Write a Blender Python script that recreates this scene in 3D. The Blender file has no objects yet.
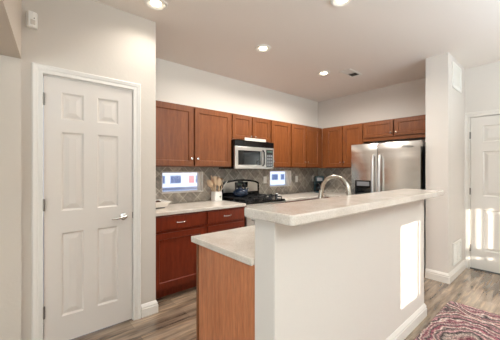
import bpy, bmesh, math, random
from mathutils import Vector, Matrix
random.seed(7)
PI = math.pi
S = bpy.context.scene
COL = S.collection

# ------------------------------------------------------------------ camera
cd = bpy.data.cameras.new('camera'); cam = bpy.data.objects.new('camera', cd); COL.objects.link(cam)
YAW = math.atan2(317, 273)                       # forward direction, measured from +X
cam.location = (0, 0, 1.345)
cam.rotation_euler = (PI/2, 0, YAW - PI/2)
cd.sensor_width = 36; cd.lens = 36*273/500; cd.clip_start = .02; cd.clip_end = 200
S.camera = cam

# ------------------------------------------------------------------ sky, sun, daylight, added fill lamps, exposure
w = bpy.data.worlds.new('world'); S.world = w; w.use_nodes = True
bg = w.node_tree.nodes['Background']; bg.inputs[0].default_value = (.75, .86, 1, 1); bg.inputs[1].default_value = .75
SUN_AZ = math.radians(60); SUN_EL = math.radians(8.5)
sd = bpy.data.lights.new('sun', 'SUN'); sd.energy = 8; sd.angle = math.radians(.3); sd.color = (1, .93, .82)
sun = bpy.data.objects.new('sun', sd); COL.objects.link(sun)
sdir = Vector((math.cos(SUN_EL)*math.cos(SUN_AZ), math.cos(SUN_EL)*math.sin(SUN_AZ), -math.sin(SUN_EL)))
sun.rotation_euler = sdir.to_track_quat('-Z', 'Y').to_euler(); sun.location = (-6, -8, 5)
def area(name, loc, direction, sx, sy, power, color):
    l = bpy.data.lights.new(name, 'AREA'); l.shape = 'RECTANGLE'; l.size = sx; l.size_y = sy; l.energy = power; l.color = color
    o = bpy.data.objects.new(name, l); COL.objects.link(o); o.location = loc
    o.rotation_euler = Vector(direction).to_track_quat('-Z', 'Z').to_euler(); return o
area('daylight_rear_wide_window', (3.35, -3.5, 1.55), (-.15, 1, .25), 1.5, 1.5, 6, (.74, .90, 1))
area('added_fill_side_window', (-2.9, .0, 1.5), (1, 0, .25), 1.8, 1.5, 40, (.74, .90, 1))  # unseen lamp added at the side window to brighten from the left
area('added_bounce_fill_behind_camera', (-.6, -1.8, 1.9), (0, .15, 1), 1.2, 1.2, 125, (.74, .89, 1))  # added upward fill lamp bouncing off the ceiling, not one of the room's lamps
area('added_bounce_fill_over_rug', (2.9, -1.4, 1.9), (0, .15, 1), 1.2, 1.2, 60, (.74, .89, 1))  # second added ceiling-bounce fill, out of view, evens the brightness
S.view_settings.view_transform = 'Standard'; S.view_settings.look = 'None'
S.view_settings.gamma = 1; S.view_settings.use_curve_mapping = False
S.view_settings.exposure = 0.6
S.cycles.use_denoising = True
S.cycles.max_bounces = 8; S.cycles.diffuse_bounces = 6; S.cycles.transparent_max_bounces = 12
S.cycles.caustics_reflective = False; S.cycles.caustics_refractive = False
S.cycles.sample_clamp_indirect = 6

# ------------------------------------------------------------------ materials
def lin(c): return tuple(((x/255+.055)/1.055)**2.4 if x/255 > .04045 else x/255/12.92 for x in c)
def mat(name, rgb, rough=.5, metal=0, **kw):
    m = bpy.data.materials.new(name); m.use_nodes = True
    b = m.node_tree.nodes['Principled BSDF']
    b.inputs['Base Color'].default_value = (*lin(rgb), 1); b.inputs['Roughness'].default_value = rough
    b.inputs['Metallic'].default_value = metal
    for k, v in kw.items(): b.inputs[k].default_value = v
    return m
def nd(m, t, **props):
    n = m.node_tree.nodes.new(t)
    for k, v in props.items(): setattr(n, k, v)
    return n
def lk(m, a, b): m.node_tree.links.new(a, b)
def bsdf(m): return m.node_tree.nodes['Principled BSDF']
def coords(m, scale=(1, 1, 1), rot=(0, 0, 0)):
    tc = nd(m, 'ShaderNodeTexCoord'); mp = nd(m, 'ShaderNodeMapping')
    mp.inputs['Scale'].default_value = scale; mp.inputs['Rotation'].default_value = rot
    lk(m, tc.outputs['Object'], mp.inputs['Vector']); return mp.outputs['Vector']
def noise(m, vec, scale, detail=3, rough=.5):
    n = nd(m, 'ShaderNodeTexNoise'); n.inputs['Scale'].default_value = scale
    n.inputs['Detail'].default_value = detail; n.inputs['Roughness'].default_value = rough
    lk(m, vec, n.inputs['Vector']); return n.outputs['Fac']
def ramp(m, fac, stops, interp='LINEAR'):
    r = nd(m, 'ShaderNodeValToRGB'); r.color_ramp.interpolation = interp
    e = r.color_ramp.elements
    while len(e) < len(stops): e.new(.5)
    for k, (p, c) in enumerate(stops): e[k].position = p; e[k].color = (*lin(c), 1)
    lk(m, fac, r.inputs['Fac']); return r.outputs['Color']
def bump(m, fac, strength, dist=.002):
    b = nd(m, 'ShaderNodeBump'); b.inputs['Strength'].default_value = strength; b.inputs['Distance'].default_value = dist
    lk(m, fac, b.inputs['Height']); lk(m, b.outputs['Normal'], bsdf(m).inputs['Normal'])
def mixc(m, fac, a, b, mode='MIX'):
    n = nd(m, 'ShaderNodeMix', data_type='RGBA', blend_type=mode)
    for s, v in ((0, fac), (6, a), (7, b)):
        if hasattr(v, 'default_value') or hasattr(v, 'is_output'): lk(m, v, n.inputs[s])
        elif s == 0: n.inputs[s].default_value = v
        else: n.inputs[s].default_value = (*lin(v), 1)
    return n.outputs[2]

def plaster(name, rgb, b=.25):
    m = mat(name, rgb, .75); v = coords(m)
    n = noise(m, v, 45, 4); bump(m, n, b, .003); return m
M = {}
M['wall'] = plaster('painted_plaster_wall', (233, 227, 217))
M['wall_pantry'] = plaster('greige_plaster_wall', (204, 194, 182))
M['wall_white'] = plaster('white_plaster_wall', (214, 206, 197), .15)
M['wall_hall'] = plaster('tan_hall_wall', (204, 192, 178))
M['ceiling'] = plaster('textured_ceiling', (236, 229, 222), .4)
M['trim'] = mat('white_trim_paint', (222, 215, 206), .35)
M['doorpaint'] = mat('white_door_paint', (213, 203, 193), .32)
def wood(name, c0, c1, axis='z', rough=.32):
    m = mat(name, c0, rough)
    sc = {'z': (14, 14, 1.2), 'x': (1.2, 14, 14)}[axis]
    v = coords(m, sc); n = noise(m, v, 3.0, 6, .6)
    v2 = coords(m, tuple(s*4 for s in sc)); n2 = noise(m, v2, 4, 2)
    c = ramp(m, n, [(.3, c0), (.72, c1)])
    c2 = mixc(m, .22, c, ramp(m, n2, [(.3, (60, 24, 12)), (.7, (225, 160, 120))]), 'OVERLAY')
    lk(m, c2, bsdf(m).inputs['Base Color']); bump(m, n2, .08, .0006)
    bsdf(m).inputs['Specular IOR Level'].default_value = .35
    return m
M['cherry'] = wood('stained_cherry_cabinet', (102, 57, 28), (130, 80, 43))
M['cherry_edge'] = wood('stained_cherry_rail', (124, 60, 32), (156, 84, 50), 'x')
M['cherry_red'] = wood('stained_cherry_base_cabinet', (100, 40, 22), (126, 54, 32))
M['cherry_panel'] = wood('glare_lit_end_panel', (172, 110, 74), (202, 140, 100))  # paler copy of the cherry, with daylight glare put into its colour
def quartz():
    m = mat('pale_quartz', (205, 195, 182), .16)
    v = coords(m); n = noise(m, v, 160, 4, .7); n2 = noise(m, v, 9, 3)
    c = ramp(m, n, [(.34, (184, 172, 158)), (.5, (205, 194, 181)), (.7, (220, 211, 200))])
    c2 = mixc(m, .22, c, ramp(m, n2, [(.35, (180, 170, 158)), (.65, (230, 224, 216))]))
    lk(m, c2, bsdf(m).inputs['Base Color']); return m
M['quartz'] = quartz()
def slate():
    m = mat('diagonal_slate_tile', (130, 122, 112), .45)
    tc = nd(m, 'ShaderNodeTexCoord'); sp = nd(m, 'ShaderNodeSeparateXYZ'); lk(m, tc.outputs['Object'], sp.inputs[0])
    ad = nd(m, 'ShaderNodeMath', operation='ADD'); lk(m, sp.outputs['X'], ad.inputs[0]); lk(m, sp.outputs['Y'], ad.inputs[1])
    cb = nd(m, 'ShaderNodeCombineXYZ'); lk(m, ad.outputs[0], cb.inputs['X']); lk(m, sp.outputs['Z'], cb.inputs['Y'])
    mp = nd(m, 'ShaderNodeMapping'); mp.inputs['Rotation'].default_value = (0, 0, PI/4); mp.inputs['Location'].default_value = (.03, .02, 0)
    lk(m, cb.outputs[0], mp.inputs['Vector'])
    br = nd(m, 'ShaderNodeTexBrick', offset=0.0, squash=1.0); lk(m, mp.outputs[0], br.inputs['Vector'])
    br.inputs['Scale'].default_value = 1; br.inputs['Brick Width'].default_value = .152; br.inputs['Row Height'].default_value = .152
    br.inputs['Mortar Size'].default_value = .004; br.inputs['Mortar Smooth'].default_value = .3
    br.inputs['Color1'].default_value = (*lin((140, 133, 124)), 1); br.inputs['Color2'].default_value = (*lin((196, 188, 176)), 1)
    br.inputs['Mortar'].default_value = (*lin((226, 220, 210)), 1)
    n = noise(m, mp.outputs[0], 14, 6, .65)
    st = nd(m, 'ShaderNodeMapping'); st.inputs['Scale'].default_value = (3, 26, 1); lk(m, mp.outputs[0], st.inputs['Vector'])
    n2 = noise(m, st.outputs[0], 3, 4, .6)
    c = mixc(m, .6, br.outputs['Color'], ramp(m, n, [(.34, (70, 66, 64)), (.5, (146, 138, 128)), (.66, (216, 208, 196))]), 'OVERLAY')
    c = mixc(m, .3, c, ramp(m, n2, [(.36, (110, 104, 98)), (.64, (200, 192, 182))]))
    lk(m, c, bsdf(m).inputs['Base Color']); bump(m, n, .4, .002); return m
M['slate'] = slate()
def planks():
    m = mat('wood_plank_floor', (130, 105, 85), .2, **{'Coat Weight': .6, 'Coat Roughness': .18})
    v = coords(m)
    br = nd(m, 'ShaderNodeTexBrick', offset=.37); lk(m, v, br.inputs['Vector'])
    br.inputs['Scale'].default_value = 1; br.inputs['Brick Width'].default_value = 1.22; br.inputs['Row Height'].default_value = .15
    br.inputs['Mortar Size'].default_value = .0015; br.inputs['Color1'].default_value = (*lin((92, 77, 64)), 1)
    br.inputs['Color2'].default_value = (*lin((174, 155, 135)), 1); br.inputs['Mortar'].default_value = (*lin((60, 46, 38)), 1)
    v2 = coords(m, (1.3, 16, 1)); n = noise(m, v2, 2.2, 7, .65)
    v3 = coords(m, (.7, 5, 1)); n3 = noise(m, v3, 2.2, 4, .6)
    c = mixc(m, .6, br.outputs['Color'], ramp(m, n, [(.34, (30, 22, 16)), (.5, (126, 112, 98)), (.64, (236, 214, 190))]), 'OVERLAY')
    c = mixc(m, .42, c, ramp(m, n3, [(.38, (62, 51, 41)), (.60, (186, 164, 140))]))
    lk(m, c, bsdf(m).inputs['Base Color']); bump(m, n, .12, .001); return m
M['planks'] = planks()
def steel(name, rgb, rough, axis):
    m = mat(name, rgb, rough, 1)
    v = coords(m, axis); n = noise(m, v, 4, 3)
    r = nd(m, 'ShaderNodeMapRange'); r.inputs['To Min'].default_value = rough-.06; r.inputs['To Max'].default_value = rough+.08
    lk(m, n, r.inputs['Value']); lk(m, r.outputs[0], bsdf(m).inputs['Roughness']); lk(m, n, r.inputs['Value']); return m
M['steel'] = steel('brushed_stainless_steel', (206, 203, 199), .3, (1, 1, 80))
def fridge_steel():
    m = steel('rolled_stainless_door', (222, 219, 214), .2, (1, 1, 80))
    v = coords(m, (.25, .25, 3.2)); n = noise(m, v, 1.6, 1); bump(m, n, .4, .03); return m
M['steel_door'] = fridge_steel()
M['steel_soft'] = mat('satin_stainless_fascia', (206, 200, 190), .42, .85)
M['steel_dark'] = mat('grey_painted_steel', (90, 90, 90), .4, .6)
M['nickel'] = mat('brushed_nickel', (190, 182, 170), .27, 1)
M['chrome'] = mat('polished_chrome', (225, 224, 222), .08, 1)
M['black'] = mat('black_enamel', (14, 14, 15), .12)
M['matte_black'] = mat('matte_black_iron', (22, 22, 24), .5)
M['black_glass'] = mat('black_glass', (10, 12, 14), .03)
M['grey_plastic'] = mat('grey_plastic', (120, 120, 122), .4)
M['white_plastic'] = mat('white_plastic', (236, 233, 226), .35)
M['paper'] = mat('white_paper', (206, 198, 186), .7)
M['ceramic'] = mat('white_ceramic', (236, 233, 226), .2)
M['ceramic_mark'] = mat('grey_green_leaf_print', (134, 138, 122), .5)
M['blue_enamel'] = mat('dark_blue_enamel', (18, 29, 46), .12)
M['spoonwood'] = mat('pale_spoon_wood', (228, 200, 166), .55)
M['spoonwood_dark'] = mat('brown_spoon_wood', (176, 132, 92), .55)
M['darkfood'] = mat('dark_brown_contents', (70, 46, 34), .6)
M['bread'] = mat('tan_contents', (205, 165, 125), .7)
M['dark_gap'] = mat('dark_interior', (30, 24, 20), .8)
M['bronze'] = mat('satin_nickel_hinge', (128, 122, 114), .35, .9)
M['snow'] = mat('snowy_ground', (160, 176, 206), .9)
M['siding'] = mat('pale_siding', (146, 158, 184), .8)
M['blue_pane'] = mat('blue_grey_house_window', (54, 70, 104), .4)
M['house_trim'] = mat('grey_blue_house_trim', (104, 120, 152), .6)
M['red_door'] = mat('faded_red_house_door', (158, 84, 92), .6)
M['hedge'] = mat('dark_bush', (60, 72, 80), .9)
M['vent_dark'] = mat('dark_duct', (46, 38, 34), .8)
M['led'] = mat('display_green', (70, 90, 80), .2)
M['coffee_teal'] = mat('dark_teal_plastic', (24, 48, 54), .25)
def glass(name, tint=(1, 1, 1), refl=.08):
    m = bpy.data.materials.new(name); m.use_nodes = True; nt = m.node_tree; nt.nodes.clear()
    o = nt.nodes.new('ShaderNodeOutputMaterial'); t = nt.nodes.new('ShaderNodeBsdfTransparent'); g = nt.nodes.new('ShaderNodeBsdfGlossy')
    t.inputs[0].default_value = (*tint, 1); g.inputs['Roughness'].default_value = .02
    x = nt.nodes.new('ShaderNodeMixShader'); x.inputs[0].default_value = refl
    nt.links.new(t.outputs[0], x.inputs[1]); nt.links.new(g.outputs[0], x.inputs[2]); nt.links.new(x.outputs[0], o.inputs[0]); return m
M['glass'] = glass('window_glass')
def emis(name, rgb, st):
    m = mat(name, rgb, .5); b = bsdf(m); b.inputs['Emission Color'].default_value = (*lin(rgb), 1); b.inputs['Emission Strength'].default_value = st; return m
M['lamp'] = emis('lit_lamp_lens', (255, 240, 214), 9)
def rugmat():
    m = mat('swirl_wool_rug', (150, 90, 90), .95)
    tc = nd(m, 'ShaderNodeTexCoord')
    nv = nd(m, 'ShaderNodeTexNoise'); nv.inputs['Scale'].default_value = 5.5; nv.inputs['Detail'].default_value = 3
    lk(m, tc.outputs['Object'], nv.inputs['Vector'])
    sub = nd(m, 'ShaderNodeVectorMath', operation='SUBTRACT'); lk(m, nv.outputs['Color'], sub.inputs[0]); sub.inputs[1].default_value = (.5, .5, .5)
    scl = nd(m, 'ShaderNodeVectorMath', operation='SCALE'); lk(m, sub.outputs[0], scl.inputs[0]); scl.inputs['Scale'].default_value = .22
    add = nd(m, 'ShaderNodeVectorMath', operation='ADD'); lk(m, tc.outputs['Object'], add.inputs[0]); lk(m, scl.outputs[0], add.inputs[1])
    mp = nd(m, 'ShaderNodeMapping'); mp.inputs['Location'].default_value = (-.42, -.42, 0); mp.inputs['Scale'].default_value = (.92, 1.3, 0)
    lk(m, add.outputs[0], mp.inputs['Vector'])
    vo = nd(m, 'ShaderNodeTexVoronoi', feature='F1'); vo.inputs['Scale'].default_value = 1.05; vo.inputs['Randomness'].default_value = .35
    lk(m, mp.outputs[0], vo.inputs['Vector'])
    mul = nd(m, 'ShaderNodeMath', operation='MULTIPLY'); lk(m, vo.outputs['Distance'], mul.inputs[0]); mul.inputs[1].default_value = 2.7
    fr = nd(m, 'ShaderNodeMath', operation='FRACT'); lk(m, mul.outputs[0], fr.inputs[0])
    c = ramp(m, fr.outputs[0], [(0, (30, 26, 28)), (.07, (196, 172, 168)), (.14, (132, 66, 82)), (.2, (216, 202, 194)), (.26, (44, 36, 38)),
        (.33, (184, 140, 144)), (.41, (96, 88, 84)), (.48, (222, 204, 196)), (.55, (120, 48, 66)), (.62, (190, 176, 166)), (.69, (36, 32, 34)), (.76, (204, 168, 168)), (.83, (90, 78, 76)), (.9, (214, 198, 190)), (.96, (150, 90, 104))])
    n = noise(m, tc.outputs['Object'], 70, 3, .7)
    c = mixc(m, .7, c, ramp(m, n, [(.36, (14, 12, 14)), (.5, (128, 120, 118)), (.64, (245, 235, 230))]), 'OVERLAY')
    lk(m, c, bsdf(m).inputs['Base Color']); bump(m, n, .8, .004); return m
M['rug'] = rugmat()

# ------------------------------------------------------------------ mesh helpers
class MB:
    def __init__(s): s.bm = bmesh.new(); s.smooth = False
    def box(s, a, b, bev=0, seg=1):
        t = bmesh.new(); bmesh.ops.create_cube(t, size=1)
        sz = [abs(b[i]-a[i]) for i in range(3)]; c = [(a[i]+b[i])/2 for i in range(3)]
        bmesh.ops.scale(t, vec=sz, verts=t.verts); bmesh.ops.translate(t, vec=c, verts=t.verts)
        if bev: bmesh.ops.bevel(t, geom=list(t.edges), offset=min(bev, min(sz)*.45), segments=seg, affect='EDGES', profile=.5)
        return s.merge(t)
    def merge(s, t, mtx=None):
        if mtx is not None: bmesh.ops.transform(t, matrix=mtx, verts=t.verts)
        me = bpy.data.meshes.new('tmp'); t.to_mesh(me); t.free(); s.bm.from_mesh(me); bpy.data.meshes.remove(me); return s
    def cyl(s, p, q, r, r2=None, n=24, bev=0):
        p, q = Vector(p), Vector(q); d = q-p; t = bmesh.new()
        bmesh.ops.create_cone(t, cap_ends=True, segments=n, radius1=r, radius2=r if r2 is None else r2, depth=d.length)
        if bev: bmesh.ops.bevel(t, geom=[e for e in t.edges if any(len(f.verts) > 4 for f in e.link_faces)], offset=bev, segments=2, affect='EDGES', profile=.5)
        return s.merge(t, Matrix.Translation((p+q)/2) @ d.to_track_quat('Z', 'Y').to_matrix().to_4x4())
    def lathe(s, prof, c=(0, 0, 0), n=32, axis=(0, 0, 1)):
        t = bmesh.new(); rings = []
        for r, z in prof:
            rings.append([t.verts.new((r*math.cos(2*PI*k/n), r*math.sin(2*PI*k/n), z)) for k in range(n)] if r > 1e-6 else [t.verts.new((0, 0, z))])
        for a, b in zip(rings, rings[1:]):
            for k in range(n):
                k2 = (k+1) % n
                if len(a) > 1 and len(b) > 1: t.faces.new((a[k], a[k2], b[k2], b[k]))
                elif len(b) > 1: t.faces.new((a[0], b[k2], b[k]))
                elif len(a) > 1: t.faces.new((a[k], a[k2], b[0]))
        bmesh.ops.recalc_face_normals(t, faces=t.faces)
        s.smooth = True
        return s.merge(t, Matrix.Translation(c) @ Vector(axis).to_track_quat('Z', 'Y').to_matrix().to_4x4())
    def tube(s, pts, r, n=14, caps=True):
        pts = [Vector(p) for p in pts]; rs = r if isinstance(r, (list, tuple)) else [r]*len(pts)
        t = bmesh.new(); rings = []; up = None
        for i, p in enumerate(pts):
            d = (pts[min(i+1, len(pts)-1)]-pts[max(i-1, 0)]).normalized()
            if up is None: up = Vector((0, 0, 1)) if abs(d.z) < .9 else Vector((1, 0, 0))
            x = d.cross(up).normalized(); up = x.cross(d).normalized()
            rings.append([t.verts.new(p+(x*math.cos(2*PI*k/n)+up*math.sin(2*PI*k/n))*rs[i]) for k in range(n)])
        for a, b in zip(rings, rings[1:]):
            for k in range(n): t.faces.new((a[k], a[(k+1) % n], b[(k+1) % n], b[k]))
        if caps: t.faces.new(rings[0]); t.faces.new(rings[-1])
        bmesh.ops.recalc_face_normals(t, faces=t.faces); s.smooth = True
        return s.merge(t)
    def ball(s, c, r, sc=(1, 1, 1)):
        t = bmesh.new(); bmesh.ops.create_uvsphere(t, u_segments=20, v_segments=12, radius=r)
        bmesh.ops.scale(t, vec=sc, verts=t.verts); bmesh.ops.translate(t, vec=c, verts=t.verts); s.smooth = True; return s.merge(t)
    def prism(s, poly, z0, z1, bev=0, seg=2, mtx=None):
        t = bmesh.new(); vs = [t.verts.new((x, y, z0)) for x, y in poly]; f = t.faces.new(vs)
        r = bmesh.ops.extrude_face_region(t, geom=[f]); bmesh.ops.translate(t, vec=(0, 0, z1-z0), verts=[v for v in r['geom'] if isinstance(v, bmesh.types.BMVert)])
        bmesh.ops.recalc_face_normals(t, faces=t.faces)
        if bev:
            es = [e for e in t.edges if abs(e.verts[0].co.z-e.verts[1].co.z) < 1e-6]
            bmesh.ops.bevel(t, geom=es, offset=bev, segments=seg, affect='EDGES', profile=.5)
        return s.merge(t, mtx)
    def holed(s, u, v, holes, t0, t1, plane='xz', bev=0):
        """slab over u x v with rectangular holes, from t0 to t1 along the third axis"""
        us = sorted({u[0], u[1], *[a for h in holes for a in h[:2]]}); vs = sorted({v[0], v[1], *[a for h in holes for a in h[2:]]})
        us = [a for a in us if u[0] <= a <= u[1]]; vs = [a for a in vs if v[0] <= a <= v[1]]
        P = {'xz': lambda a, b, c: (a, c, b), 'yz': lambda a, b, c: (c, a, b), 'xy': lambda a, b, c: (a, b, c)}[plane]
        t = bmesh.new(); vd = {}
        def V(a, b, c):
            k = (a, b, c)
            if k not in vd: vd[k] = t.verts.new(P(a, b, c))
            return vd[k]
        def solid(i, j):
            if not (0 <= i < len(us)-1 and 0 <= j < len(vs)-1): return False
            cu, cv = (us[i]+us[i+1])/2, (vs[j]+vs[j+1])/2
            return not any(h[0] < cu < h[1] and h[2] < cv < h[3] for h in holes)
        for i in range(len(us)-1):
            for j in range(len(vs)-1):
                if not solid(i, j): continue
                a0, a1, b0, b1 = us[i], us[i+1], vs[j], vs[j+1]
                for c in (t0, t1): t.faces.new((V(a0, b0, c), V(a1, b0, c), V(a1, b1, c), V(a0, b1, c)))
                for di, dj, e in ((-1, 0, ((a0, b0), (a0, b1))), (1, 0, ((a1, b0), (a1, b1))), (0, -1, ((a0, b0), (a1, b0))), (0, 1, ((a0, b1), (a1, b1)))):
                    if not solid(i+di, j+dj): t.faces.new((V(*e[0], t0), V(*e[1], t0), V(*e[1], t1), V(*e[0], t1)))
        bmesh.ops.recalc_face_normals(t, faces=t.faces)
        bmesh.ops.dissolve_limit(t, angle_limit=.01, verts=t.verts, edges=t.edges)
        if bev: bmesh.ops.bevel(t, geom=[e for e in t.edges if len(e.link_faces) == 2 and e.calc_face_angle(0) > .5], offset=bev, segments=2, affect='EDGES', profile=.5)
        return s.merge(t)
    def panelled(s, w, h, th, panels, rings):
        """door leaf: local x 0..w, z 0..h, front face at y=0, back at y=th; panels=(x0,x1,z0,z1); rings=[(inset,depth)..]"""
        us = sorted({0, w, *[a for p in panels for a in p[:2]]}); vs = sorted({0, h, *[a for p in panels for a in p[2:]]})
        t = bmesh.new()
        def q(x0, x1, z0, z1, y): t.faces.new([t.verts.new(c) for c in ((x0, y, z0), (x1, y, z0), (x1, y, z1), (x0, y, z1))])
        for i in range(len(us)-1):
            for j in range(len(vs)-1):
                cu, cv = (us[i]+us[i+1])/2, (vs[j]+vs[j+1])/2
                if not any(p[0] < cu < p[1] and p[2] < cv < p[3] for p in panels): q(us[i], us[i+1], vs[j], vs[j+1], 0)
        for x0, x1, z0, z1 in panels:
            prev = None
            for ins, dep in rings:
                cur = [t.verts.new(c) for c in ((x0+ins, dep, z0+ins), (x1-ins, dep, z0+ins), (x1-ins, dep, z1-ins), (x0+ins, dep, z1-ins))]
                if prev:
                    for k in range(4): t.faces.new((prev[k], prev[(k+1) % 4], cur[(k+1) % 4], cur[k]))
                prev = cur
            t.faces.new(prev)
        c = [t.verts.new(p) for p in ((0, 0, 0), (w, 0, 0), (w, 0, h), (0, 0, h), (0, th, 0), (w, th, 0), (w, th, h), (0, th, h))]
        for f in ((4, 5, 6, 7), (0, 1, 5, 4), (1, 2, 6, 5), (2, 3, 7, 6), (3, 0, 4, 7)): t.faces.new([c[k] for k in f])
        bmesh.ops.remove_doubles(t, verts=t.verts, dist=1e-5)
        bmesh.ops.recalc_face_normals(t, faces=t.faces)
        return s.merge(t)
    def sweep(s, path, prof, closed=False):
        """extrude a profile [(offset outward-left, z)] along a horizontal polyline, mitred"""
        P = [Vector((a, b)) for a, b in path]; t = bmesh.new(); rows = []
        for i, p in enumerate(P):
            d0 = (p-P[i-1]).normalized() if i else None; d1 = (P[i+1]-p).normalized() if i < len(P)-1 else None
            n0 = Vector((-d0.y, d0.x)) if d0 else None; n1 = Vector((-d1.y, d1.x)) if d1 else None
            if n0 and n1: n = (n0+n1).normalized(); n = n/max(.3, n.dot(n0))
            else: n = n0 or n1
            rows.append([t.verts.new((p.x+n.x*o, p.y+n.y*o, z)) for o, z in prof])
        for a, b in zip(rows, rows[1:]):
            for k in range(len(prof)): k2 = (k+1) % len(prof); t.faces.new((a[k], a[k2], b[k2], b[k]))
        t.faces.new(rows[0]); t.faces.new(rows[-1]); bmesh.ops.recalc_face_normals(t, faces=t.faces); return s.merge(t)
    def casing(s, x0, x1, z1, prof):
        """door casing in local xz, front to -y; prof = [(offset from opening, protrusion)] closed loop"""
        t = bmesh.new(); rows = [[], [], [], []]
        for o, p in prof:
            for r, c in zip(rows, ((x0-o, -p, 0), (x0-o, -p, z1+o), (x1+o, -p, z1+o), (x1+o, -p, 0))): r.append(t.verts.new(c))
        for a, b in zip(rows, rows[1:]):
            for k in range(len(prof)): k2 = (k+1) % len(prof); t.faces.new((a[k], a[k2], b[k2], b[k]))
        t.faces.new(rows[0]); t.faces.new(rows[-1]); bmesh.ops.recalc_face_normals(t, faces=t.faces); return s.merge(t)
    def build(s, name, m, parent=None, loc=None, rz=None, smooth=None):
        me = bpy.data.meshes.new(name); s.bm.to_mesh(me); s.bm.free()
        ms = m if isinstance(m, (list, tuple)) else [m]
        for x in ms: me.materials.append(x)
        sm = s.smooth if smooth is None else smooth
        if sm:
            for p in me.polygons: p.use_smooth = True
            me.set_sharp_from_angle(angle=math.radians(38))
        o = bpy.data.objects.new(name, me); COL.objects.link(o)
        if parent: o.parent = parent
        if loc: o.location = loc
        if rz is not None: o.rotation_euler = (0, 0, rz)
        return o
def rrect(x0, x1, y0, y1, r, n=5):
    out = []
    for cx, cy, a0 in ((x1-r, y1-r, 0), (x0+r, y1-r, PI/2), (x0+r, y0+r, PI), (x1-r, y0+r, 3*PI/2)):
        for k in range(n+1): a = a0+PI/2*k/n; out.append((cx+r*math.cos(a), cy+r*math.sin(a)))
    return out
def tag(o, label, cat, group=None, kind=None):
    o['label'] = label; o['category'] = cat
    if group: o['group'] = group
    if kind: o['kind'] = kind
    return o
def thing(name, label, cat, loc=(0, 0, 0), rz=0, group=None):
    o = bpy.data.objects.new(name, None); COL.objects.link(o); o.location = loc; o.rotation_euler = (0, 0, rz)
    o.empty_display_size = .1; return tag(o, label, cat, group)
def struct(o, label=None):
    o['kind'] = 'structure'
    if label: o['label'] = label
    return o
KIDS = lambda o: [c for c in bpy.data.objects if c.parent == o]
def copy_tree(o, parent=None):
    kids = KIDS(o); c = o.copy(); COL.objects.link(c); c.parent = parent
    for k in kids: copy_tree(k, c)
    return c
RB = -PI/2      # rotation that turns a wall-A thing (front to -y) into a right-wall thing (front to -x)

# ------------------------------------------------------------------ the room
C = 2.742; XB = 4.71; YA = 3.336; YP = 2.54; XP = 1.01; YR = -3.6; XL = -3.0
struct(MB().box((XL-.1, YR-.1, -.1), (XB+.1, YA+.1, 0)).build('floor', M['planks']))
struct(MB().box((XL-.1, YR-.1, C), (XB+.1, YA+.1, C+.12)).build('ceiling', M['ceiling']))
WIN1 = (1.40, 1.995, 1.045, 1.325); WIN2 = (3.31, 3.87, 1.05, 1.335)
struct(MB().holed((XP-.1, XB+.1), (0, C), [WIN1, WIN2], YA, YA+.15, 'xz').build('wall_far', M['wall']))
DY0, DY1 = -.06, .865                            # entry door opening in the right wall
struct(MB().holed((YR-.1, YA), (0, C), [(DY0, DY1, 0, 2.065)], XB, XB+.15, 'yz').build('wall_right', M['wall_white']))
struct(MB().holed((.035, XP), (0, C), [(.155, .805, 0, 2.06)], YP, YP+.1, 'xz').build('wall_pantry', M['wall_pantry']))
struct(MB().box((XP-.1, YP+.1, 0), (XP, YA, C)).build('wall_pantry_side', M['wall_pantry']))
struct(MB().box((XL, YP-.04, 0), (.035, YP+.1, C)).build('wall_hall', M['wall_hall']))
hx = -.1855
struct(MB().prism([(.0345, YP-.04), (hx, .2), (XL, .2), (XL, YP-.04)], 2.125, C).build('wall_header', M['wall_hall']))
struct(MB().box((3.9, .92, 0), (XB, 1.157, C)).build('wall_stub', M['wall_white']))
# rear and left walls with the windows the daylight comes through

RW = [(-.311, .175, 1.0, 1.69), (2.024, 2.38, .87, 1.62), (2.6, 4.1, .8, 2.3)]
struct(MB().holed((XL-.1, XB+.1), (0, C), RW, YR-.1, YR, 'xz').build('wall_behind', M['wall']))
struct(MB().holed((YR, YA+.1), (0, C), [(-.9, .9, .75, 2.25)], XL-.1, XL, 'yz').build('wall_left', M['wall']))
def glazed(n, x0, x1, z0, z1, y, bars, m='glass', fw=.035, th=.05, rz=0, loc=None, hb=()):
    """window in the xz plane: frame bars and one pane; room side is -y in local coordinates"""
    f = MB(); f.box((x0, y, z0), (x0+fw, y+th, z1)).box((x1-fw, y, z0), (x1, y+th, z1)).box((x0+fw, y, z0), (x1-fw, y+th, z0+fw)).box((x0+fw, y, z1-fw), (x1-fw, y+th, z1))
    for a, b in bars: f.box((a, y+.005, z0+fw), (b, y+th-.005, z1-fw))
    for a, b in hb: f.box((x0+fw, y+.008, a), (x1-fw, y+th-.008, b))
    o = struct(f.build(n, M['trim'], loc=loc, rz=rz))
    MB().box((x0+fw, y+th*.5, z0+fw), (x1-fw, y+th*.5+.004, z1-fw)).build('window_pane', M[m], o)
    return o
glazed('window_1', *WIN1[:2], *WIN1[2:], YA+.035, [(1.955, 1.978)], fw=.018)
glazed('window_2', *WIN2[:2], *WIN2[2:], YA+.035, [(3.80, 3.853)], fw=.018)
glazed('window_3', *RW[0][:2], *RW[0][2:], YR-.08, [(.085, .112)], fw=.012)
glazed('window_4', *RW[1][:2], *RW[1][2:], YR-.08, [(2.119, 2.139), (2.189, 2.209), (2.262, 2.285)], fw=.03, hb=[(.945, 1.05)])
glazed('window_5', *RW[2][:2], *RW[2][2:], YR-.08, [(3.33, 3.37)], fw=.05)
glazed('window_6', -.9, .9, .75, 2.25, 0, [(-.02, .02)], fw=.05, loc=(XL-.02, 0, 0), rz=PI/2)

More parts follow.
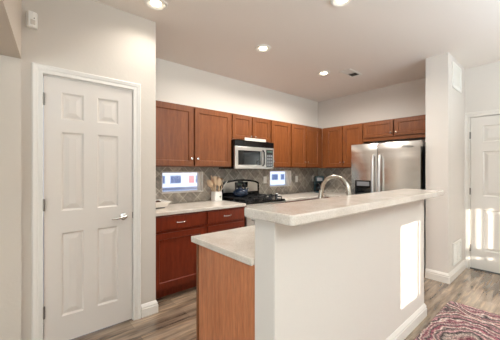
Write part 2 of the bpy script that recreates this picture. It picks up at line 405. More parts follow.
struct(MB().holed((WIN1[0], WIN1[1]), (WIN1[2], WIN1[3]), [(WIN1[0]+.008, WIN1[1]-.008, WIN1[2]+.008, WIN1[3]-.008)], YA-.014, YA+.0345, 'xz').build('trim_6', M['trim']))
struct(MB().holed((WIN2[0], WIN2[1]), (WIN2[2], WIN2[3]), [(WIN2[0]+.008, WIN2[1]-.008, WIN2[2]+.008, WIN2[3]-.008)], YA-.014, YA+.0345, 'xz').build('trim_7', M['trim']))
# skirting boards
BB = [(0, 0), (.018, 0), (.018, .072), (.013, .076), (.013, .084), (.016, .088), (.010, .100), (.004, .112), (0, .115)]
def skirt(name, path): return struct(MB().sweep(path, BB).build(name, M['trim']))
skirt('baseboard_pantry', [(XP, 2.665), (XP, YP), (.873, YP)])
skirt('baseboard_pantry_left', [(.086, YP), (.036, YP)])
skirt('baseboard_stub', [(XB, .92), (3.9, .92), (3.9, 1.157)])
skirt('baseboard_right', [(XB, YR), (XB, DY0-.075)])
skirt('baseboard_behind', [(XL, YR), (XB-.02, YR)])

# pantry door: casing, leaf, hinges, lever
CP = [(0, 0), (0, .012), (.006, .016), (.028, .013), (.034, .017), (.056, .021), (.062, .019), (.066, .012), (.066, 0)]
struct(MB().casing(.158, .802, 2.06, CP).build('trim_1', M['trim'], loc=(0, YP, 0)))
struct(MB().box((.155, 2.545, 0), (.160, 2.64, 2.06)).box((.800, 2.545, 0), (.805, 2.64, 2.06)).box((.16, 2.545, 2.053), (.80, 2.64, 2.06)).build('trim_2', M['trim']))
RD = [(0, 0), (.012, .011), (.020, .011), (.052, .003)]
LW, LH = .633, 2.036
pan = []
for x0, x1 in ((.108, .258), (.355, .518)):
    pan += [(x0, x1, .20, .845), (x0, x1, 1.015, 1.625), (x0, x1, 1.725, 1.93)]
door = struct(MB().panelled(LW, LH, .035, pan, RD).build('door_1', M['doorpaint'], loc=(.1635, YP+.004, .014)))
def hinge(z, x, parent, y=-.004):
    h = MB(); h.cyl((x, y, z-.045), (x, y, z+.045), .008)
    for k in (-.03, -.01, .01, .03): h.cyl((x, y, z+k-.0012), (x, y, z+k+.0012), .0092)
    h.box((x, y, z-.044), (x+.006, .003, z+.044)); return h.build('hinge', M['bronze'], parent, smooth=True)
for z in (.27, 1.07, 1.86): hinge(z, -.001, door, y=-.011)
def lever(parent, x, z, sgn):
    k = MB(); k.lathe([(0, -.002), (.030, -.002), (.033, .004), (.030, .012), (.016, .018), (.012, .03), (.012, .045), (0, .046)], (x, 0, z), axis=(0, -1, 0))
    k.ball((x, -.046, z), .019, (1, .8, 1))
    k.tube([(x, -.046, z), (x+sgn*.03, -.048, z-.004), (x+sgn*.065, -.048, z-.009), (x+sgn*.105, -.044, z-.008)], [.012, .011, .009, .006])
    return k.build('door_handle', M['chrome'], parent)
lever(door, LW-.075, .925, -1)
MB().box((LW+.002, -.0015, .90), (LW+.006, .02, .955)).build('strike_plate', M['bronze'], door)

# entry door in the right wall (front to -x)
struct(MB().casing(0, DY1-DY0, 2.062, CP).build('trim_3', M['trim'], loc=(XB, DY1, 0), rz=RB))
EW = DY1-DY0-.008
pan2 = []
for x0, x1 in ((.13, .40), (EW-.40, EW-.13)):
    pan2 += [(x0, x1, .25, .80), (x0, x1, .98, 1.58), (x0, x1, 1.70, 1.92)]
d2 = struct(MB().panelled(EW, 2.04, .044, pan2, RD).build('door_2', M['trim'], loc=(XB+.012, DY1-.004, .016), rz=RB))
for z in (.27, 1.04, 1.80): hinge(z, -.001, d2, y=-.020)
lever(d2, EW-.07, .93, -1)
struct(MB().box((XB, DY0, 0), (XB+.12, DY1, .014)).build('trim_4', M['steel_dark']))

# neighbouring house and snow seen through the little windows
struct(MB().box((-12, YA+.15, -.35), (40, 60, -.2)).build('ground_outside', M['snow']))
hs = thing('neighbour_house', 'pale clapboard house with blue grey windows seen through the backsplash windows', 'house', (7.5, 20, -.2))
MB().box((-8, 0, 0), (22, 6, 5.2)).build('house_wall', M['siding'], hs)
for i in range(34):
    x = -5.2 + .74*i + (.16, -.08, .05)[i % 3]; wd = (.30, .42, .58, .34, .5)[i % 5]
    if -7 < x < 21 and not 2.7 < x < 3.6:
        f = MB().box((x-.05, -.06, .50), (x+wd+.05, 0, 1.12)).build('house_window', M['house_trim'], hs)
        MB().box((x, -.09, .55), (x+wd*.45, -.06, 1.07)).box((x+wd*.55, -.09, .55), (x+wd, -.06, 1.07)).build('house_window_pane', M['blue_pane'], f)
MB().box((3.2, -.08, .5), (3.62, 0, 1.1)).build('house_door', M['red_door'], hs)
MB().box((-8, -.05, 1.5), (22, 0, 1.62)).build('house_band', M['house_trim'], hs)
for n, x in (('dark snowy bush beside the house seen through the larger backsplash window', 6.0), ('dark bush further along the house wall seen through the smaller backsplash window', 17.6)):
    b = MB()
    for k in range(16): b.ball((random.uniform(-.35, .35), random.uniform(-.2, .2), random.uniform(.08, .38)), random.uniform(.09, .16))
    tag(b.build('bush', M['hedge'], loc=(x, 18.2, -.2)), n, 'bush', 'bushes outside')
# unseen slab added outside to keep direct sun out of the side window
tag(MB().box((-5.2, -6, -.2), (-4.4, 2, 3.2)).build('sun_block_slab', M['siding']), 'pale slab added outside to block sun from the side window', 'wall')

# ------------------------------------------------------------------ tiles
t_ = MB().holed((XP, XB), (.915, 1.384), [WIN1, WIN2, (2.258, 3.014, .9, .94)], YA-.010, YA-.001, 'xz')
tag(t_.build('tile_backsplash', M['slate']), 'grey brown diagonal slate tile backsplash behind the range, around two low windows', 'backsplash')
t_ = MB().box((XB-.010, 2.15, .915), (XB-.001, YA-.0105, 1.384))
tag(t_.build('tile_backsplash', M['slate']), 'short diagonal slate backsplash between the corner and the refrigerator', 'backsplash')

# ------------------------------------------------------------------ cabinets
SH = [(0, 0), (.004, .003), (.007, .009), (.010, .009)]
def cab_door(name, w, h, parent, loc, knob=None, m='cherry', fr=.058):
    d = MB().panelled(w, h, .019, [(fr, w-fr, fr, h-fr)], SH).build(name, M[m], parent, loc)
    if knob:
        k = MB().lathe([(0, -.001), (.008, -.001), (.006, .004), (.005, .012), (.012, .016), (.0155, .022), (.013, .028), (0, .031)], (knob[0], 0, knob[1]), 20, (0, -1, 0))
        k.build('knob', M['chrome'], d)
    return d
def upper(label, loc, rz, w, h, depth, doors, group=None, m='cherry', drop=0):
    """local: x 0..w, front frame at y=0 (doors stand 20 mm proud), depth to +y; doors=[(x0,x1,knobx|None)]"""
    t = thing('wall_cabinet', label, 'cabinet', loc, rz, group)
    MB().box((0, 0, -drop), (w, depth, h)).build('cabinet_body', M[m], t)
    for x0, x1, k in doors:
        W = x1-x0
        kn = None if k is None else ((.03 if k == 'l' else W-.03), .085 if h > .5 else .05)
        cab_door('door', W, h-.03, t, (x0, -.020, .015), kn, m, .058 if h > .5 else .05)
    return t
Z0, ZH = 1.384, .746
yf = 3.02
du = YA-yf
upper('tall two-door cherry wall cabinet beside the pantry, above the larger window', (1.012, yf, Z0), 0, 1.244, ZH, du, [(.075, .652, 'r'), (.676, 1.232, 'l')])
upper('short two-door cherry wall cabinet directly above the microwave', (2.258, yf, 1.765), 0, .756, Z0+ZH-1.765, du, [(.012, .366, 'r'), (.384, .744, 'l')])
upper('single-door cherry wall cabinet just beyond the microwave', (3.016, yf, Z0), 0, .470, ZH, du, [(.014, .456, 'l')])
upper('two-door cherry wall cabinet ending in the room corner', (3.488, yf, Z0), 0, .909, ZH, du, [(.014, .400, 'r'), (.418, .800, 'l')])
xf = 4.40; dB = XB-xf
upper('two-door cherry wall cabinet on the refrigerator wall, next to the corner', (xf, 3.017, Z0), RB, .802, ZH, dB, [(.090, .424, 'r'), (.438, .790, 'l')])
upper('short two-door cherry wall cabinet above the stainless refrigerator', (xf, 2.213, 1.855), RB, 1.053, Z0+ZH-1.855, dB, [(.012, .478, 'r'), (.496, 1.02, 'l')], drop=.045)

def pull(parent, x, z, L=.10):
    p = MB(); n = 10
    p.tube([(x-L/2+L*k/n, -.004-.024*math.sin(PI*k/n)**.6, z) for k in range(n+1)], .0048, 10)
    p.cyl((x-L/2, 0, z), (x-L/2, -.006, z), .008).cyl((x+L/2, 0, z), (x+L/2, -.006, z), .008)
    return p.build('handle', M['chrome'], parent, smooth=True)
def base(label, loc, rz, w, depth, fronts, m='cherry_red', toe=.075):
    """fronts=[(x0,x1,drawer?,doors)]; frame face y=0"""
    t = thing('base_cabinet', label, 'cabinet', loc, rz)
    MB().box((0, 0, .10), (w, depth, .876)).box((0, toe, 0), (w, depth, .10)).build('cabinet_body', M[m], t)
    for x0, x1, dr, nd_ in fronts:
        W = x1-x0
        if dr:
            d = MB().box((x0, -.02, .720), (x1, 0, .862), .004, 2).build('drawer', M[m], t)
            pull(d, (x0+x1)/2, .79)
            for c in KIDS(d): c.location.y = -.02
        h = .69-.125 if dr else .862-.125
        ws = W/nd_
        for k in range(nd_):
            side = ('r' if k == 0 else 'l') if nd_ == 2 else 'r'
            cab_door('door', ws-.006, h, t, (x0+ws*k+.003, -.020, .125), ((ws-.035) if side == 'r' else .03, h-.06) if nd_ == 2 else None, m)
    return t
yb = 2.725
base('cherry base cabinet with a wide drawer, nearest the pantry wall', (1.012, yb, 0), 0, .66, YA-yb-.002, [(.04, .645, True, 1)])
base('narrower cherry base cabinet with a drawer, standing against the range', (1.674, yb, 0), 0, .578, YA-yb-.002, [(.014, .565, True, 1)])
base('cherry base cabinet beyond the range under the second window', (3.020, yb, 0), 0, 1.08, YA-yb-.002, [(.015, .53, True, 1), (.55, 1.06, True, 1)])
base('cherry base cabinet on the refrigerator wall', (4.105, yb-.003, 0), RB, .565, XB-4.107, [(.03, .55, True, 1)])

# ------------------------------------------------------------------ worktops
def top(poly, z0, z1, b=.006): return MB().prism(poly, z0, z1, b)
tag(top([(XP+.001, 2.695), (2.254, 2.695), (2.254, YA-.011), (XP+.001, YA-.011)], .876, .914).build('countertop', M['quartz']), 'pale quartz countertop between the pantry wall and the range', 'countertop')
tag(top([(3.018, 2.695), (4.08, 2.695), (4.08, 2.152), (XB-.011, 2.152), (XB-.011, YA-.011), (3.018, YA-.011)], .876, .914).build('countertop', M['quartz']), 'pale quartz corner countertop between the range and the refrigerator', 'countertop')

# ------------------------------------------------------------------ island
IX1 = 2.862
struct(MB().box((.888, .860, 0), (IX1, .998, 1.112), .003).build('wall_island', M['wall_white']))
skirt('baseboard_island', [(IX1, .998), (IX1, .860), (.888, .860), (.888, .998)])
tag(MB().prism(rrect(.852, 2.945, .724, 1.046, .022), 1.114, 1.160, .007).build('bar_countertop', M['quartz']), 'long raised pale quartz bar top resting on the white half wall', 'countertop')
isl = thing('kitchen_island', 'wood-panelled island base cabinet standing against the white half wall', 'cabinet', (.905, .999, 0))
MB().holed((0, 1.957), (0, .545), [(.68, 1.41, .17, .543)], .10, .876, 'xy').box((0, 0, 0), (1.957, .47, .0995)).build('cabinet_body', M['cherry_panel'], isl)
MB().box((-.012, .0, 0), (0, .540, .876), .001).build('end_panel', M['cherry_panel'], isl)
MB().box((-.016, .540, 0), (.004, .566, .876), .002).build('corner_post', M['cherry'], isl)
for k in range(4): cab_door('door', .47, .73, isl, (.02+.484*k+.47, .565, .125), (.035 if k % 2 else .435, .66)).rotation_euler = (0, 0, PI)
m_ = MB().holed((.868, 2.88), (1.000, 1.600), [(1.62, 2.28, 1.20, 1.52)], .877, .914, 'xy', .005)
tag(m_.build('island_countertop', M['quartz']), 'lower pale quartz island countertop with the sink, behind the raised bar', 'countertop')
sk = MB().holed((1.60, 2.30), (1.18, 1.54), [(1.625, 2.275, 1.205, 1.515)], .874, .8765, 'xy')
sk.holed((1.62, 2.28), (1.20, 1.52), [(1.625, 2.275, 1.205, 1.515)], .70, .8745, 'xy').box((1.62, 1.20, .695), (2.28, 1.52, .70))
tag(sk.build('sink', M['steel']), 'stainless undermount sink in the island countertop', 'sink')
# faucet
fx, fy = 1.955, 1.10
fc = thing('faucet', 'brushed nickel gooseneck faucet arching above the island sink', 'faucet', (fx, fy, .914))
pts = [(0, 0, .05), (0, 0, .20)]
R = .122
for k in range(0, 13): a = PI*k/12; pts.append((0, R-R*math.cos(a),   .258+R*math.sin(a)*.98))
pts.append((0, 2*R+.004, .245))
b = MB().lathe([(0, 0), (.028, 0), (.028, .006), (.022, .012), (.020, .06), (.014, .075), (0, .076)])
b.tube(pts, .0155); b.build('faucet_body', M['nickel'], fc)
MB().tube([(0, 2*R+.004, .262), (0, 2*R+.006, .245), (0, 2*R+.012, .20), (0, 2*R+.018, .165), (0, 2*R+.019, .155)], [.0175, .0185, .022, .026, .023]).build('spray_head', M['nickel'], fc)
MB().tube([(.018, 0, .05), (.045, 0, .055), (.075, -.01, .085), (.10, -.015, .12)], [.009, .008, .006, .005]).build('handle', M['nickel'], fc)

# ------------------------------------------------------------------ microwave over the range
mw = thing('microwave', 'stainless and black over-the-range microwave under the short wall cabinet', 'microwave', (2.262, 2.935, 1.362))
MB().box((0, .03, 0), (.748, .395, .398), .002).build('microwave_body', M['black'], mw)
g = MB().box((0, 0, .315), (.748, .03, .398), .004)
for k in range(5): g.box((.02, -.003, .328+.013*k), (.728, .002, .332+.013*k))
g.build('vent_grille', M['black'], mw)
dd = MB().holed((.0, .560), (0, .312), [(.055, .475, .055, .255)], .0, .028, 'xz', .003).build('door', M['steel'], mw)
MB().box((.05, .012, .05), (.48, .02, .26)).build('door_window', M['black_glass'], dd)
MB().tube([(.515, -.002, .045), (.513, -.03, .07), (.513, -.034, .155), (.513, -.03, .245), (.515, -.002, .27)], .011).build('handle', M['black'], dd)
cp = MB().box((.562, 0, 0), (.748, .028, .312), .003).build('control_panel', M['steel'], mw)
b = MB().box((.585, -.003, .025), (.725, .001, .285))
b.build('keypad', M['black'], cp)
MB().box((.60, -.005, .245), (.71, -.002, .272)).build('display', M['led'], cp)
b = MB()
for i in range(4):
    for j in range(3): b.box((.600+.039*j, -.0055, .045+.045*i), (.629+.039*j, -.002, .072+.045*i))
b.build('button_field', M['grey_plastic'], cp)
tag(MB().box((0, 0, 0), (.405, .006, .040)).box((0, -.001, .02), (.405, .0, .021)).build('paper_notice', M['paper'], loc=(2.425, 2.924, 1.758)), 'long white paper strip tucked on top of the microwave front', 'paper')

# ------------------------------------------------------------------ range
rg = thing('gas_range', 'black and stainless gas range with a curved backguard between the countertops', 'stove', (2.262, 2.700, 0))
RWd = .748
MB().box((0, .03, .08), (RWd, .62, .895)).box((.03, .06, 0), (RWd-.03, .60, .08)).build('range_body', M['black'], rg)
MB().box((-.001, .0, .895), (RWd+.001, .62, .922), .006, 2).build('cooktop', M['black'], rg)
od = MB().box((.004, -.005, .20), (RWd-.004, .03, .745), .008, 2).build('oven_door', M['steel'], rg)
MB().box((.10, -.008, .32), (RWd-.10, -.004, .62)).build('oven_window', M['black_glass'], od)
b = MB().tube([(.06, -.05, .70), (RWd-.06, -.05, .70)], .013); b.cyl((.08, -.05, .70), (.08, -.004, .70), .008).cyl((RWd-.08, -.05, .70), (RWd-.08, -.004, .70), .008)
b.build('handle', M['steel'], od)
MB().box((.004, 0, .085), (RWd-.004, .03, .192), .006, 2).build('storage_drawer', M['steel'], rg)
kp = MB().box((.0, -.002, .752), (RWd, .03, .893), .006, 2).build('knob_panel', M['steel'], rg)
for k in range(5): MB().lathe([(0, 0), (.021, 0), (.019, .022), (0, .024)], (.09+.142*k, -.002, .825), 20, (0, -1, 0)).build('knob', M['black'], kp)
# backguard: black end caps and curved black top around a steel panel
bk = MB().prism([(0, .895)] + [(RWd*k/16, 1.142+.058*math.sin(PI*k/16)**.55) for k in range(17)] + [(RWd, .895)], 0, .052, .004, 2, Matrix.Translation((0, .622, 0)) @ Matrix.Rotation(PI/2, 4, 'X'))
bgd = bk.build('backguard', M['black'], rg)
MB().prism([(.040, 1.01)] + [(.040+(RWd-.08)*k/12, 1.128+.048*math.sin(PI*k/12)**.6) for k in range(13)] + [(RWd-.040, 1.01)], 0, .006, 0, 1, Matrix.Translation((0, .570, 0)) @ Matrix.Rotation(PI/2, 4, 'X')).build('steel_fascia', M['steel_soft'], bgd)
MB().box((.245, .558, 1.075), (.50, .566, 1.160), .004, 2).build('clock_panel', M['black_glass'], bgd)
MB().box((.30, .556, 1.12), (.37, .5585, 1.145)).build('display', M['led'], bgd)
for cx, cy in ((.185, .16), (.185, .43), (.563, .16), (.563, .43)):
    b = MB().lathe([(0, .922), (.052, .922), (.050, .932), (.034, .934), (.034, .942), (0, .943)], (cx, cy, 0), 24); b.build('burner', M['matte_black'], rg)
for x0 in (.035, .392):
    b = MB(); x1 = x0+.321
    for x in (x0, x1): b.box((x-.006, .045, .950), (x+.006, .555, .962))
    for y in (.045, .30, .555): b.box((x0, y-.006, .950), (x1, y+.006, .962))
    for cy in (.16, .43):
        b.box(((x0+x1)/2-.005, cy-.115, .950), ((x0+x1)/2+.005, cy-.03, .963)).box(((x0+x1)/2-.005, cy+.03, .950), ((x0+x1)/2+.005, cy+.115, .963))
        b.box((x0, cy-.005, .950), (x0+.125, cy+.005, .963)).box((x1-.125, cy-.005, .950), (x1, cy+.005, .963))
    for x in (x0, x1):
        for y in (.045, .30, .555): b.box((x-.006, y-.006, .922), (x+.006, y+.006, .952))
    b.build('burner_grate', M['matte_black'], rg)
# kettle
kt = thing('kettle', 'dark blue enamel tea kettle with a tall loop handle on the rear burner', 'kettle', (2.47, 3.08, .963))
MB().lathe([(0, 0), (.085, 0), (.104, .016), (.112, .045), (.104, .078), (.078, .103), (.045, .113), (0, .115)]).build('kettle_body', M['blue_enamel'], kt)
MB().lathe([(0, .110), (.044, .112), (.040, .122), (.012, .128), (.010, .138), (.016, .146), (.010, .154), (0, .155)]).build('lid', M['blue_enamel'], kt)
MB().tube([(.085, 0, .055), (.115, 0, .075), (.135, 0, .105), (.145, 0, .118)], [.024, .019, .014, .012]).build('spout', M['blue_enamel'], kt)
MB().tube([(.088*math.cos(a), 0, .095+.125*math.sin(a)) for a in [PI*k/16 for k in range(17)]], .0115).build('handle', M['matte_black'], kt)
# crock with utensils
ck = thing('utensil_crock', 'square white ceramic crock with a leaf mark, holding wooden utensils', 'crock', (2.155, 3.225, .914))
b = MB().prism(rrect(-.062, .062, -.062, .062, .022), 0, .006, .002)
t_ = bmesh.new()
outer, inner = rrect(-.062, .062, -.062, .062, .022), rrect(-.055, .055, -.055, .055, .017)
rings = [[t_.verts.new((x, y, z)) for x, y in r] for r, z in ((outer, 0), (outer, .128), (inner, .130), (inner, .006))]
for a, c in zip(rings, rings[1:]):
    n = len(a)
    for k in range(n): t_.faces.new((a[k], a[(k+1) % n], c[(k+1) % n], c[k]))
bmesh.ops.recalc_face_normals(t_, faces=t_.faces); b.merge(t_); b.smooth = True
ck_b = b.build('crock_body', M['ceramic'], ck)
b = MB()
for k in range(5):
    a = -1.2+.6*k
    b.prism([(0, 0), (.006, .012), (0, .03), (-.006, .012)], 0, .0012, 0, 1, Matrix.Translation((.022, -.0622, .045)) @ Matrix.Rotation(PI/2, 4, 'X') @ Matrix.Rotation(a*.6, 4, 'Z'))
b.box((.021, -.0632, .028), (.023, -.0622, .05)); b.build('leaf_mark', M['ceramic_mark'], ck)
def utensil(kind, label, dx, dy, tx, ty, L, m, rot=0, group='wooden utensils in the crock'):
    k = .125/L; cl = lambda v, m: max(-m, min(m, v))
    cx_, cy_ = cl(dx, .036)+cl(tx, .012), cl(dy, .036)+cl(ty, .008)
    dx, dy = cl((cx_-k*tx*1.22)/(1-k), .040), cl((cy_-k*ty)/(1-k), .040)
    base_ = Vector((2.155+dx, 3.225+dy, .9235)); tip = Vector((2.155+tx*1.22, 3.225+ty, .914+L)); d = tip-base_
    o = thing(kind, label, kind.split('_')[-1], base_, 0, group)
    q = d.to_track_quat('Z', 'Y'); o.rotation_mode = 'QUATERNION'; o.rotation_quaternion = q @ Vector((0, 0, 1)).rotation_difference(Vector((0, 0, 1)))
    H = d.length
    MB().tube([(0, 0, 0), (0, 0, H*.45), (0, 0, H*.74)], [.0055, .0055, .0065]).build('handle', M[m], o, rz=rot)
    if 'spatula' in kind or 'turner' in kind:
        MB().prism([(-.010, 0), (.010, 0), (.028, .03), (.030, .095), (-.026, .095), (-.028, .03)], 0, .005, .002, 2, Matrix.Translation((0, .0025, H*.73)) @ Matrix.Rotation(PI/2, 4, 'X')).build('blade', M[m], o, rz=rot)
    else:
        n = 9; pts_ = [(0, .001*math.sin(k), H*.73+.1*k/n) for k in range(n+1)]
        bb = MB().ball((0, 0, H*.73+.045), .058, (.72, .22, 1)); bb.build('bowl', M[m], o, rz=rot)
    return o
U = [('wooden_spoon', 'pale wooden spoon leaning furthest out over the window side of the crock', -.03, .0, -.105, -.01, .285, 'spoonwood', .2),
     ('wooden_spoon', 'pale wooden spoon standing second from the window side of the crock', -.02, -.03, -.06, -.05, .30, 'spoonwood', -.2),
     ('wooden_spatula', 'tall pale wooden spatula upright in the middle of the crock', .0, .02, -.015, .02, .335, 'spoonwood', .1),
     ('wooden_spoon', 'pale wooden spoon in front of the tall spatula in the crock', .005, -.035, .01, -.05, .29, 'spoonwood', .3),
     ('wooden_spatula', 'brown wooden spatula between the pale spoons in the crock', .02, .0, .045, -.02, .30, 'spoonwood_dark', -.1),
     ('wooden_turner', 'brown slotted turner leaning toward the range in the crock', .03, .02, .075, .01, .305, 'spoonwood_dark', .3),
     ('wooden_spoon', 'pale wooden spoon leaning to the window just behind the first one', -.035, .025, -.085, .045, .275, 'spoonwood', .5),
     ('wooden_spatula', 'pale wooden spatula at the front between the two brown tools', .035, -.025, .06, -.055, .275, 'spoonwood', .0),
     ('wooden_spoon', 'pale spoon rising tallest behind the middle spatula', .0, .04, -.04, .06, .345, 'spoonwood', .0),
     ('wooden_spoon', 'short pale spoon tucked behind the brown turner', -.01, .035, .05, .045, .32, 'spoonwood', .0)]
for a in U: utensil(*a)
b = MB().tube([(2.155-.025, 3.225-.044, .928), (2.155+.049, 3.225-.044, 1.052), (2.155+.155, 3.225-.045, 1.19)], [.004, .0045, .005])
tag(b.build('basting_stick', M['white_plastic']), 'thin white stick leaning far over toward the range from the crock', 'utensil', 'wooden utensils in the crock')

# flared white dish near the pantry wall
ds = thing('serving_dish', 'square flared white serving dish near the pantry wall', 'dish', (1.205, 3.06, .914))
def flare(bm_, levels):
    t = bmesh.new(); rr = [[t.verts.new((sx*h, sy*h, z)) for sx, sy in ((1, 1), (-1, 1), (-1, -1), (1, -1))] for h, z in levels]
    for a, c in zip(rr, rr[1:]):
        for k in range(4): t.faces.new((a[k], a[(k+1) % 4], c[(k+1) % 4], c[k]))
    t.faces.new(rr[0]); t.faces.new(rr[-1]); bmesh.ops.recalc_face_normals(t, faces=t.faces); return bm_.merge(t)
flare(MB(), [(.09, .012), (.132, .070), (.137, .072), (.136, .076), (.129, .073), (.085, .020)]).build('dish_bowl', M['ceramic'], ds)
MB().box((-.085, -.085, 0), (.085, .085, .012), .002).build('dish_foot', M['steel_dark'], ds)
for k, (x, y, r, m, l) in enumerate(((-.04, -.042, .042, 'bread', 'tan bread roll at the front of the flared white dish'), (.048, .03, .038, 'darkfood', 'dark brown roll beside the tan one in the white dish'), (-.04, .044, .038, 'darkfood', 'dark brown roll at the back of the flared white dish'))):
    tag(MB().ball((0, 0, 0), r, (1, 1, .8)).build('bread_roll', M[m], loc=(1.205+x, 3.06+y, .914+.020+r*.8)), l, 'bread', 'rolls in the dish')

# spoon rest and added glare cup by the range
sr = MB().lathe([(0, 0), (.045, 0), (.062, .012), (.066, .022), (.060, .020), (.044, .006), (0, .005)], (0, 0, 0), 28); sr.box((.05, -.018, .010), (.13, .018, .016), .004, 2)
tag(sr.build('spoon_rest', M['ceramic'], loc=(3.10, 3.17, .914)), 'small white spoon rest on the countertop just beyond the range', 'spoon rest')
tag(MB().tube([(0, 0, .0), (.06, .02, .012), (.12, .03, .014)], [.007, .006, .012]).build('serving_spoon', M['matte_black'], loc=(3.09, 3.15, .9275)), 'small black spoon lying in the white spoon rest', 'spoon')
gl = MB().lathe([(0, 0), (.035, 0), (.040, .05), (.042, .065), (.040, .065), (.037, .05), (.032, .004), (0, .004)], (0, 0, 0), 28)
tag(gl.build('glare_cup', M['chrome'], loc=(3.07, 2.92, .914)), 'small shiny cup shape added for the window glare beside the range', 'cup')  # cup shape added in place of the window's reflection on the countertop

# coffee maker in the corner
cf = thing('coffee_maker', 'dark drip coffee maker standing in the far corner of the countertop', 'coffee maker', (4.45, 3.13, .914), math.radians(-45))
MB().box((-.085, -.12, 0), (.085, .10, .03), .006, 2).box((-.085, .03, .03), (.085, .10, .30), .008, 2).build('housing', M['coffee_teal'], cf)
MB().box((-.085, -.10, .21), (.085, .03, .315), .010, 2).build('brew_head', M['coffee_teal'], cf)
MB().box((-.05, -.104, .225), (.05, -.099, .285)).build('front_badge', M['grey_plastic'], cf)
b = MB().lathe([(0, .031), (.055, .031), (.066, .055), (.066, .11), (.050, .155), (.042, .17), (.046, .178), (0, .18)], (0, -.035, 0), 28)
b.build('carafe', M['black_glass'], cf)
MB().tube([(0, -.10, .15), (0, -.135, .145), (0, -.14, .10), (0, -.125, .06), (0, -.10, .06)], .007).build('carafe_handle', M['matte_black'], cf)

# outlets on the backsplash
def outlet(label, loc, rz=0):
    o = thing('wall_outlet', label, 'outlet', loc, rz, 'outlets on the tile')
    MB().box((-.036, -.005, -.058), (.036, 0, .058), .003, 2).build('cover_plate', M['white_plastic'], o)
    b = MB()
    for z in (-.022, .022): b.box((-.014, -.0075, z-.015), (.014, -.004, z+.015), .002)
    b.build('sockets', M['white_plastic'], o)
    return o
outlet('white outlet plate on the tile between the range and the smaller window', (3.20, YA-.010, 1.178))
outlet('white outlet plate on the tile just past the smaller window', (4.02, YA-.010, 1.175))
outlet('white outlet plate on the tile closest to the room corner', (4.53, YA-.010, 1.175))

# ------------------------------------------------------------------ refrigerator (front to -x)
fr = thing('refrigerator', 'stainless side-by-side refrigerator with an ice dispenser, beside the stub wall', 'refrigerator', (3.93, 2.128, 0), RB)
FW, FH = .93, 1.722
MB().box((.006, 0, .02), (FW-.006, .74, FH-.012), .004).box((.02, .05, 0), (FW-.02, .70, .02)).build('refrigerator_body', M['steel_dark'], fr)
SP = .392
def fdoor(x0, x1, name):
    n = 12; w_ = x1-x0; f_ = [(x0+w_*k/n, -.075-.010*math.sin(PI*k/n)**.8) for k in range(n+1)]
    poly = [(x0, -.004)] + f_ + [(x1, -.004)]
    b = MB().prism(poly, .11, FH, .004, 2); b.smooth = True
    return b.build(name, M['steel_door'], fr)
fd1 = fdoor(0, SP-.003, 'freezer_door'); fd2 = fdoor(SP+.003, FW, 'refrigerator_door')
MB().box((0.01, -.03, .02), (FW-.01, 0, .10)).build('toe_grille', M['black'], fr)
for x, p in ((SP-.045, fd1), (SP+.045, fd2)):
    MB().tube([(x, -.082, 1.555), (x, -.105, 1.55), (x, -.128, 1.50), (x, -.138, 1.2), (x, -.138, .95), (x, -.128, .62), (x, -.105, .57), (x, -.082, .565)], [.010, .013, .016, .0165, .0165, .016, .013, .010], 16).build('handle', M['steel'], p)
dsn = MB().holed((.068, .315), (.83, 1.195), [(.088, .295, .85, 1.10)], -.096, -.080, 'xz', .003).build('dispenser_frame', M['black'], fd1)
MB().box((.088, -.088, .85), (.295, -.0845, 1.10)).build('dispenser_niche', M['black_glass'], dsn)
MB().box((.10, -.099, 1.115), (.285, -.095, 1.175)).build('dispenser_panel', M['grey_plastic'], dsn)
def text(name, body, size, m, parent=None, loc=(0, 0, 0), rot=(PI/2, 0, 0), shear=.0, ext=.0008):
    c = bpy.data.curves.new(name, 'FONT'); c.body = body; c.size = size; c.extrude = ext; c.align_x = 'CENTER'; c.shear = shear
    o = bpy.data.objects.new(name, c); COL.objects.link(o)
    dg = bpy.context.evaluated_depsgraph_get(); me = bpy.data.meshes.new_from_object(o.evaluated_get(dg)); bpy.data.objects.remove(o)
    me.materials.clear(); me.materials.append(M[m])
    o = bpy.data.objects.new(name, me); COL.objects.link(o); o.parent = parent; o.location = loc; o.rotation_euler = rot; return o
lb = text('brand_badge', 'Whirlpool', .030, 'steel_dark', fd2, (.78, -.0862, 1.645), shear=.25)
b = MB().tube([(.70, -.0855, 1.640), (.75, -.0858, 1.634), (.80, -.0858, 1.634), (.86, -.085, 1.645)], .0015, 6).build('badge_swoosh', M['steel_dark'], fd2)

# ------------------------------------------------------------------ ceiling lamps, vents, sensor, rug
def can(label, x, y, power, spread=165):
    t = thing('recessed_light', label, 'ceiling light', (x, y, C), 0, 'recessed ceiling lights')
    MB().lathe([(.044, -.001), (.092, -.001), (.095, -.006), (.090, -.012), (.074, -.014), (.066, -.010), (.056, -.003), (.044, -.003), (.044, -.001)], n=40).build('trim_ring', M['white_plastic'], t)
    MB().lathe([(0, -.0015), (.044, -.0015), (.043, -.006), (.03, -.011), (0, -.013)], n=32).build('lamp_lens', M['lamp'], t)
    l = bpy.data.lights.new('recessed_lamp', 'AREA'); l.shape = 'DISK'; l.size = .12; l.energy = power; l.color = (1, .96, .90); l.spread = math.radians(spread)
    o = bpy.data.objects.new('recessed_lamp', l); COL.objects.link(o); o.parent = t; o.location = (0, 0, -.02)
can('recessed ceiling light nearest the pantry wall, partly cut off at the top', .894, 2.244, 2.3, 140)
can('recessed ceiling light in the middle of the kitchen ceiling', 2.153, 2.272, 18)
can('recessed ceiling light next to the ceiling vent', 3.373, 2.284, 24)
can('recessed ceiling light above the island bar, cut off by the top edge', 2.03, 1.20, 3)
for x, y in ((.2, -1.2), (2.6, -1.2)): can('unseen recessed ceiling light added as fill behind the camera', x, y, 3)  # two lamps out of view, added for extra light
cv = thing('ceiling_vent', 'rectangular white ceiling register beside the recessed light', 'vent', (3.66, 2.03, C), math.radians(0))
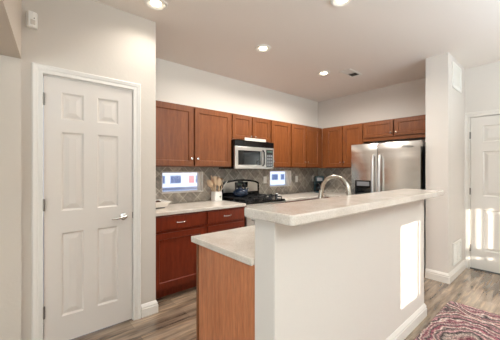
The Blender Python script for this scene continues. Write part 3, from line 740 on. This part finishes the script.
MB().holed((-.17, .17), (-.085, .085), [(-.145, .145, -.06, .06)], -.010, -.0005, 'xy', .002).build('vent_frame', M['white_plastic'], cv)
MB().box((-.145, -.06, -.003), (.145, .06, -.001)).build('vent_opening', M['vent_dark'], cv)
b = MB()
for k in range(7): b.box((-.14+.019*k, -.06, -.009), (-.130+.019*k, .06, -.004))
b.box((.006, -.06, -.010), (.012, .06, -.002)); b.build('louvres', M['white_plastic'], cv)
def wall_vent(label, x0, x1, z0, z1, mid):
    t = thing('return_vent', label, 'vent', (x0, .92, z0), 0, 'vents on the stub wall'); W, H = x1-x0, z1-z0
    hs_ = [(.03, W/2-.012, .03, H-.03), (W/2+.012, W-.03, .03, H-.03)] if mid else [(.03, W-.03, .03, H-.03)]
    MB().holed((0, W), (0, H), hs_, -.012, -.0005, 'xz', .002).build('vent_frame', M['white_plastic'], t)
    b = MB(); n = int((H-.06)/.018)
    for h in hs_:
        for k in range(n): b.box((h[0], -.008, .034+.018*k), (h[1], -.002, .042+.018*k))
        b.box((h[0], -.003, h[2]), (h[1], -.0008, h[3]))
    b.build('louvres', M['white_plastic'], t)
wall_vent('white return vent high on the stub wall near the ceiling', 4.07, 4.47, 2.36, 2.68, False)
wall_vent('white double vent low on the stub wall above the skirting', 4.08, 4.46, .165, .44, True)
ms = thing('motion_sensor', 'small white motion sensor mounted high in the corner by the pantry door', 'sensor', (.090, YP, 2.37), math.radians(12))
MB().prism([(-.033, 0), (-.033, -.022), (-.024, -.036), (0, -.041), (.024, -.036), (.033, -.022), (.033, 0)], 0, .115, .006, 2).build('sensor_housing', M['white_plastic'], ms)
MB().box((-.014, -.0425, .020), (.014, -.037, .055), .003, 2).build('sensor_lens', M['paper'], ms)
MB().box((.004, -.0425, .064), (.010, -.039, .070)).build('indicator', M['matte_black'], ms)
b = MB().prism(rrect(1.55, 3.375, -1.9, .785, .02, 3), .0005, .011, .004)
r_ = b.build('rug', M['rug']); tag(r_, 'pink, black and cream swirl-patterned rug on the wood floor before the entry door', 'rug')
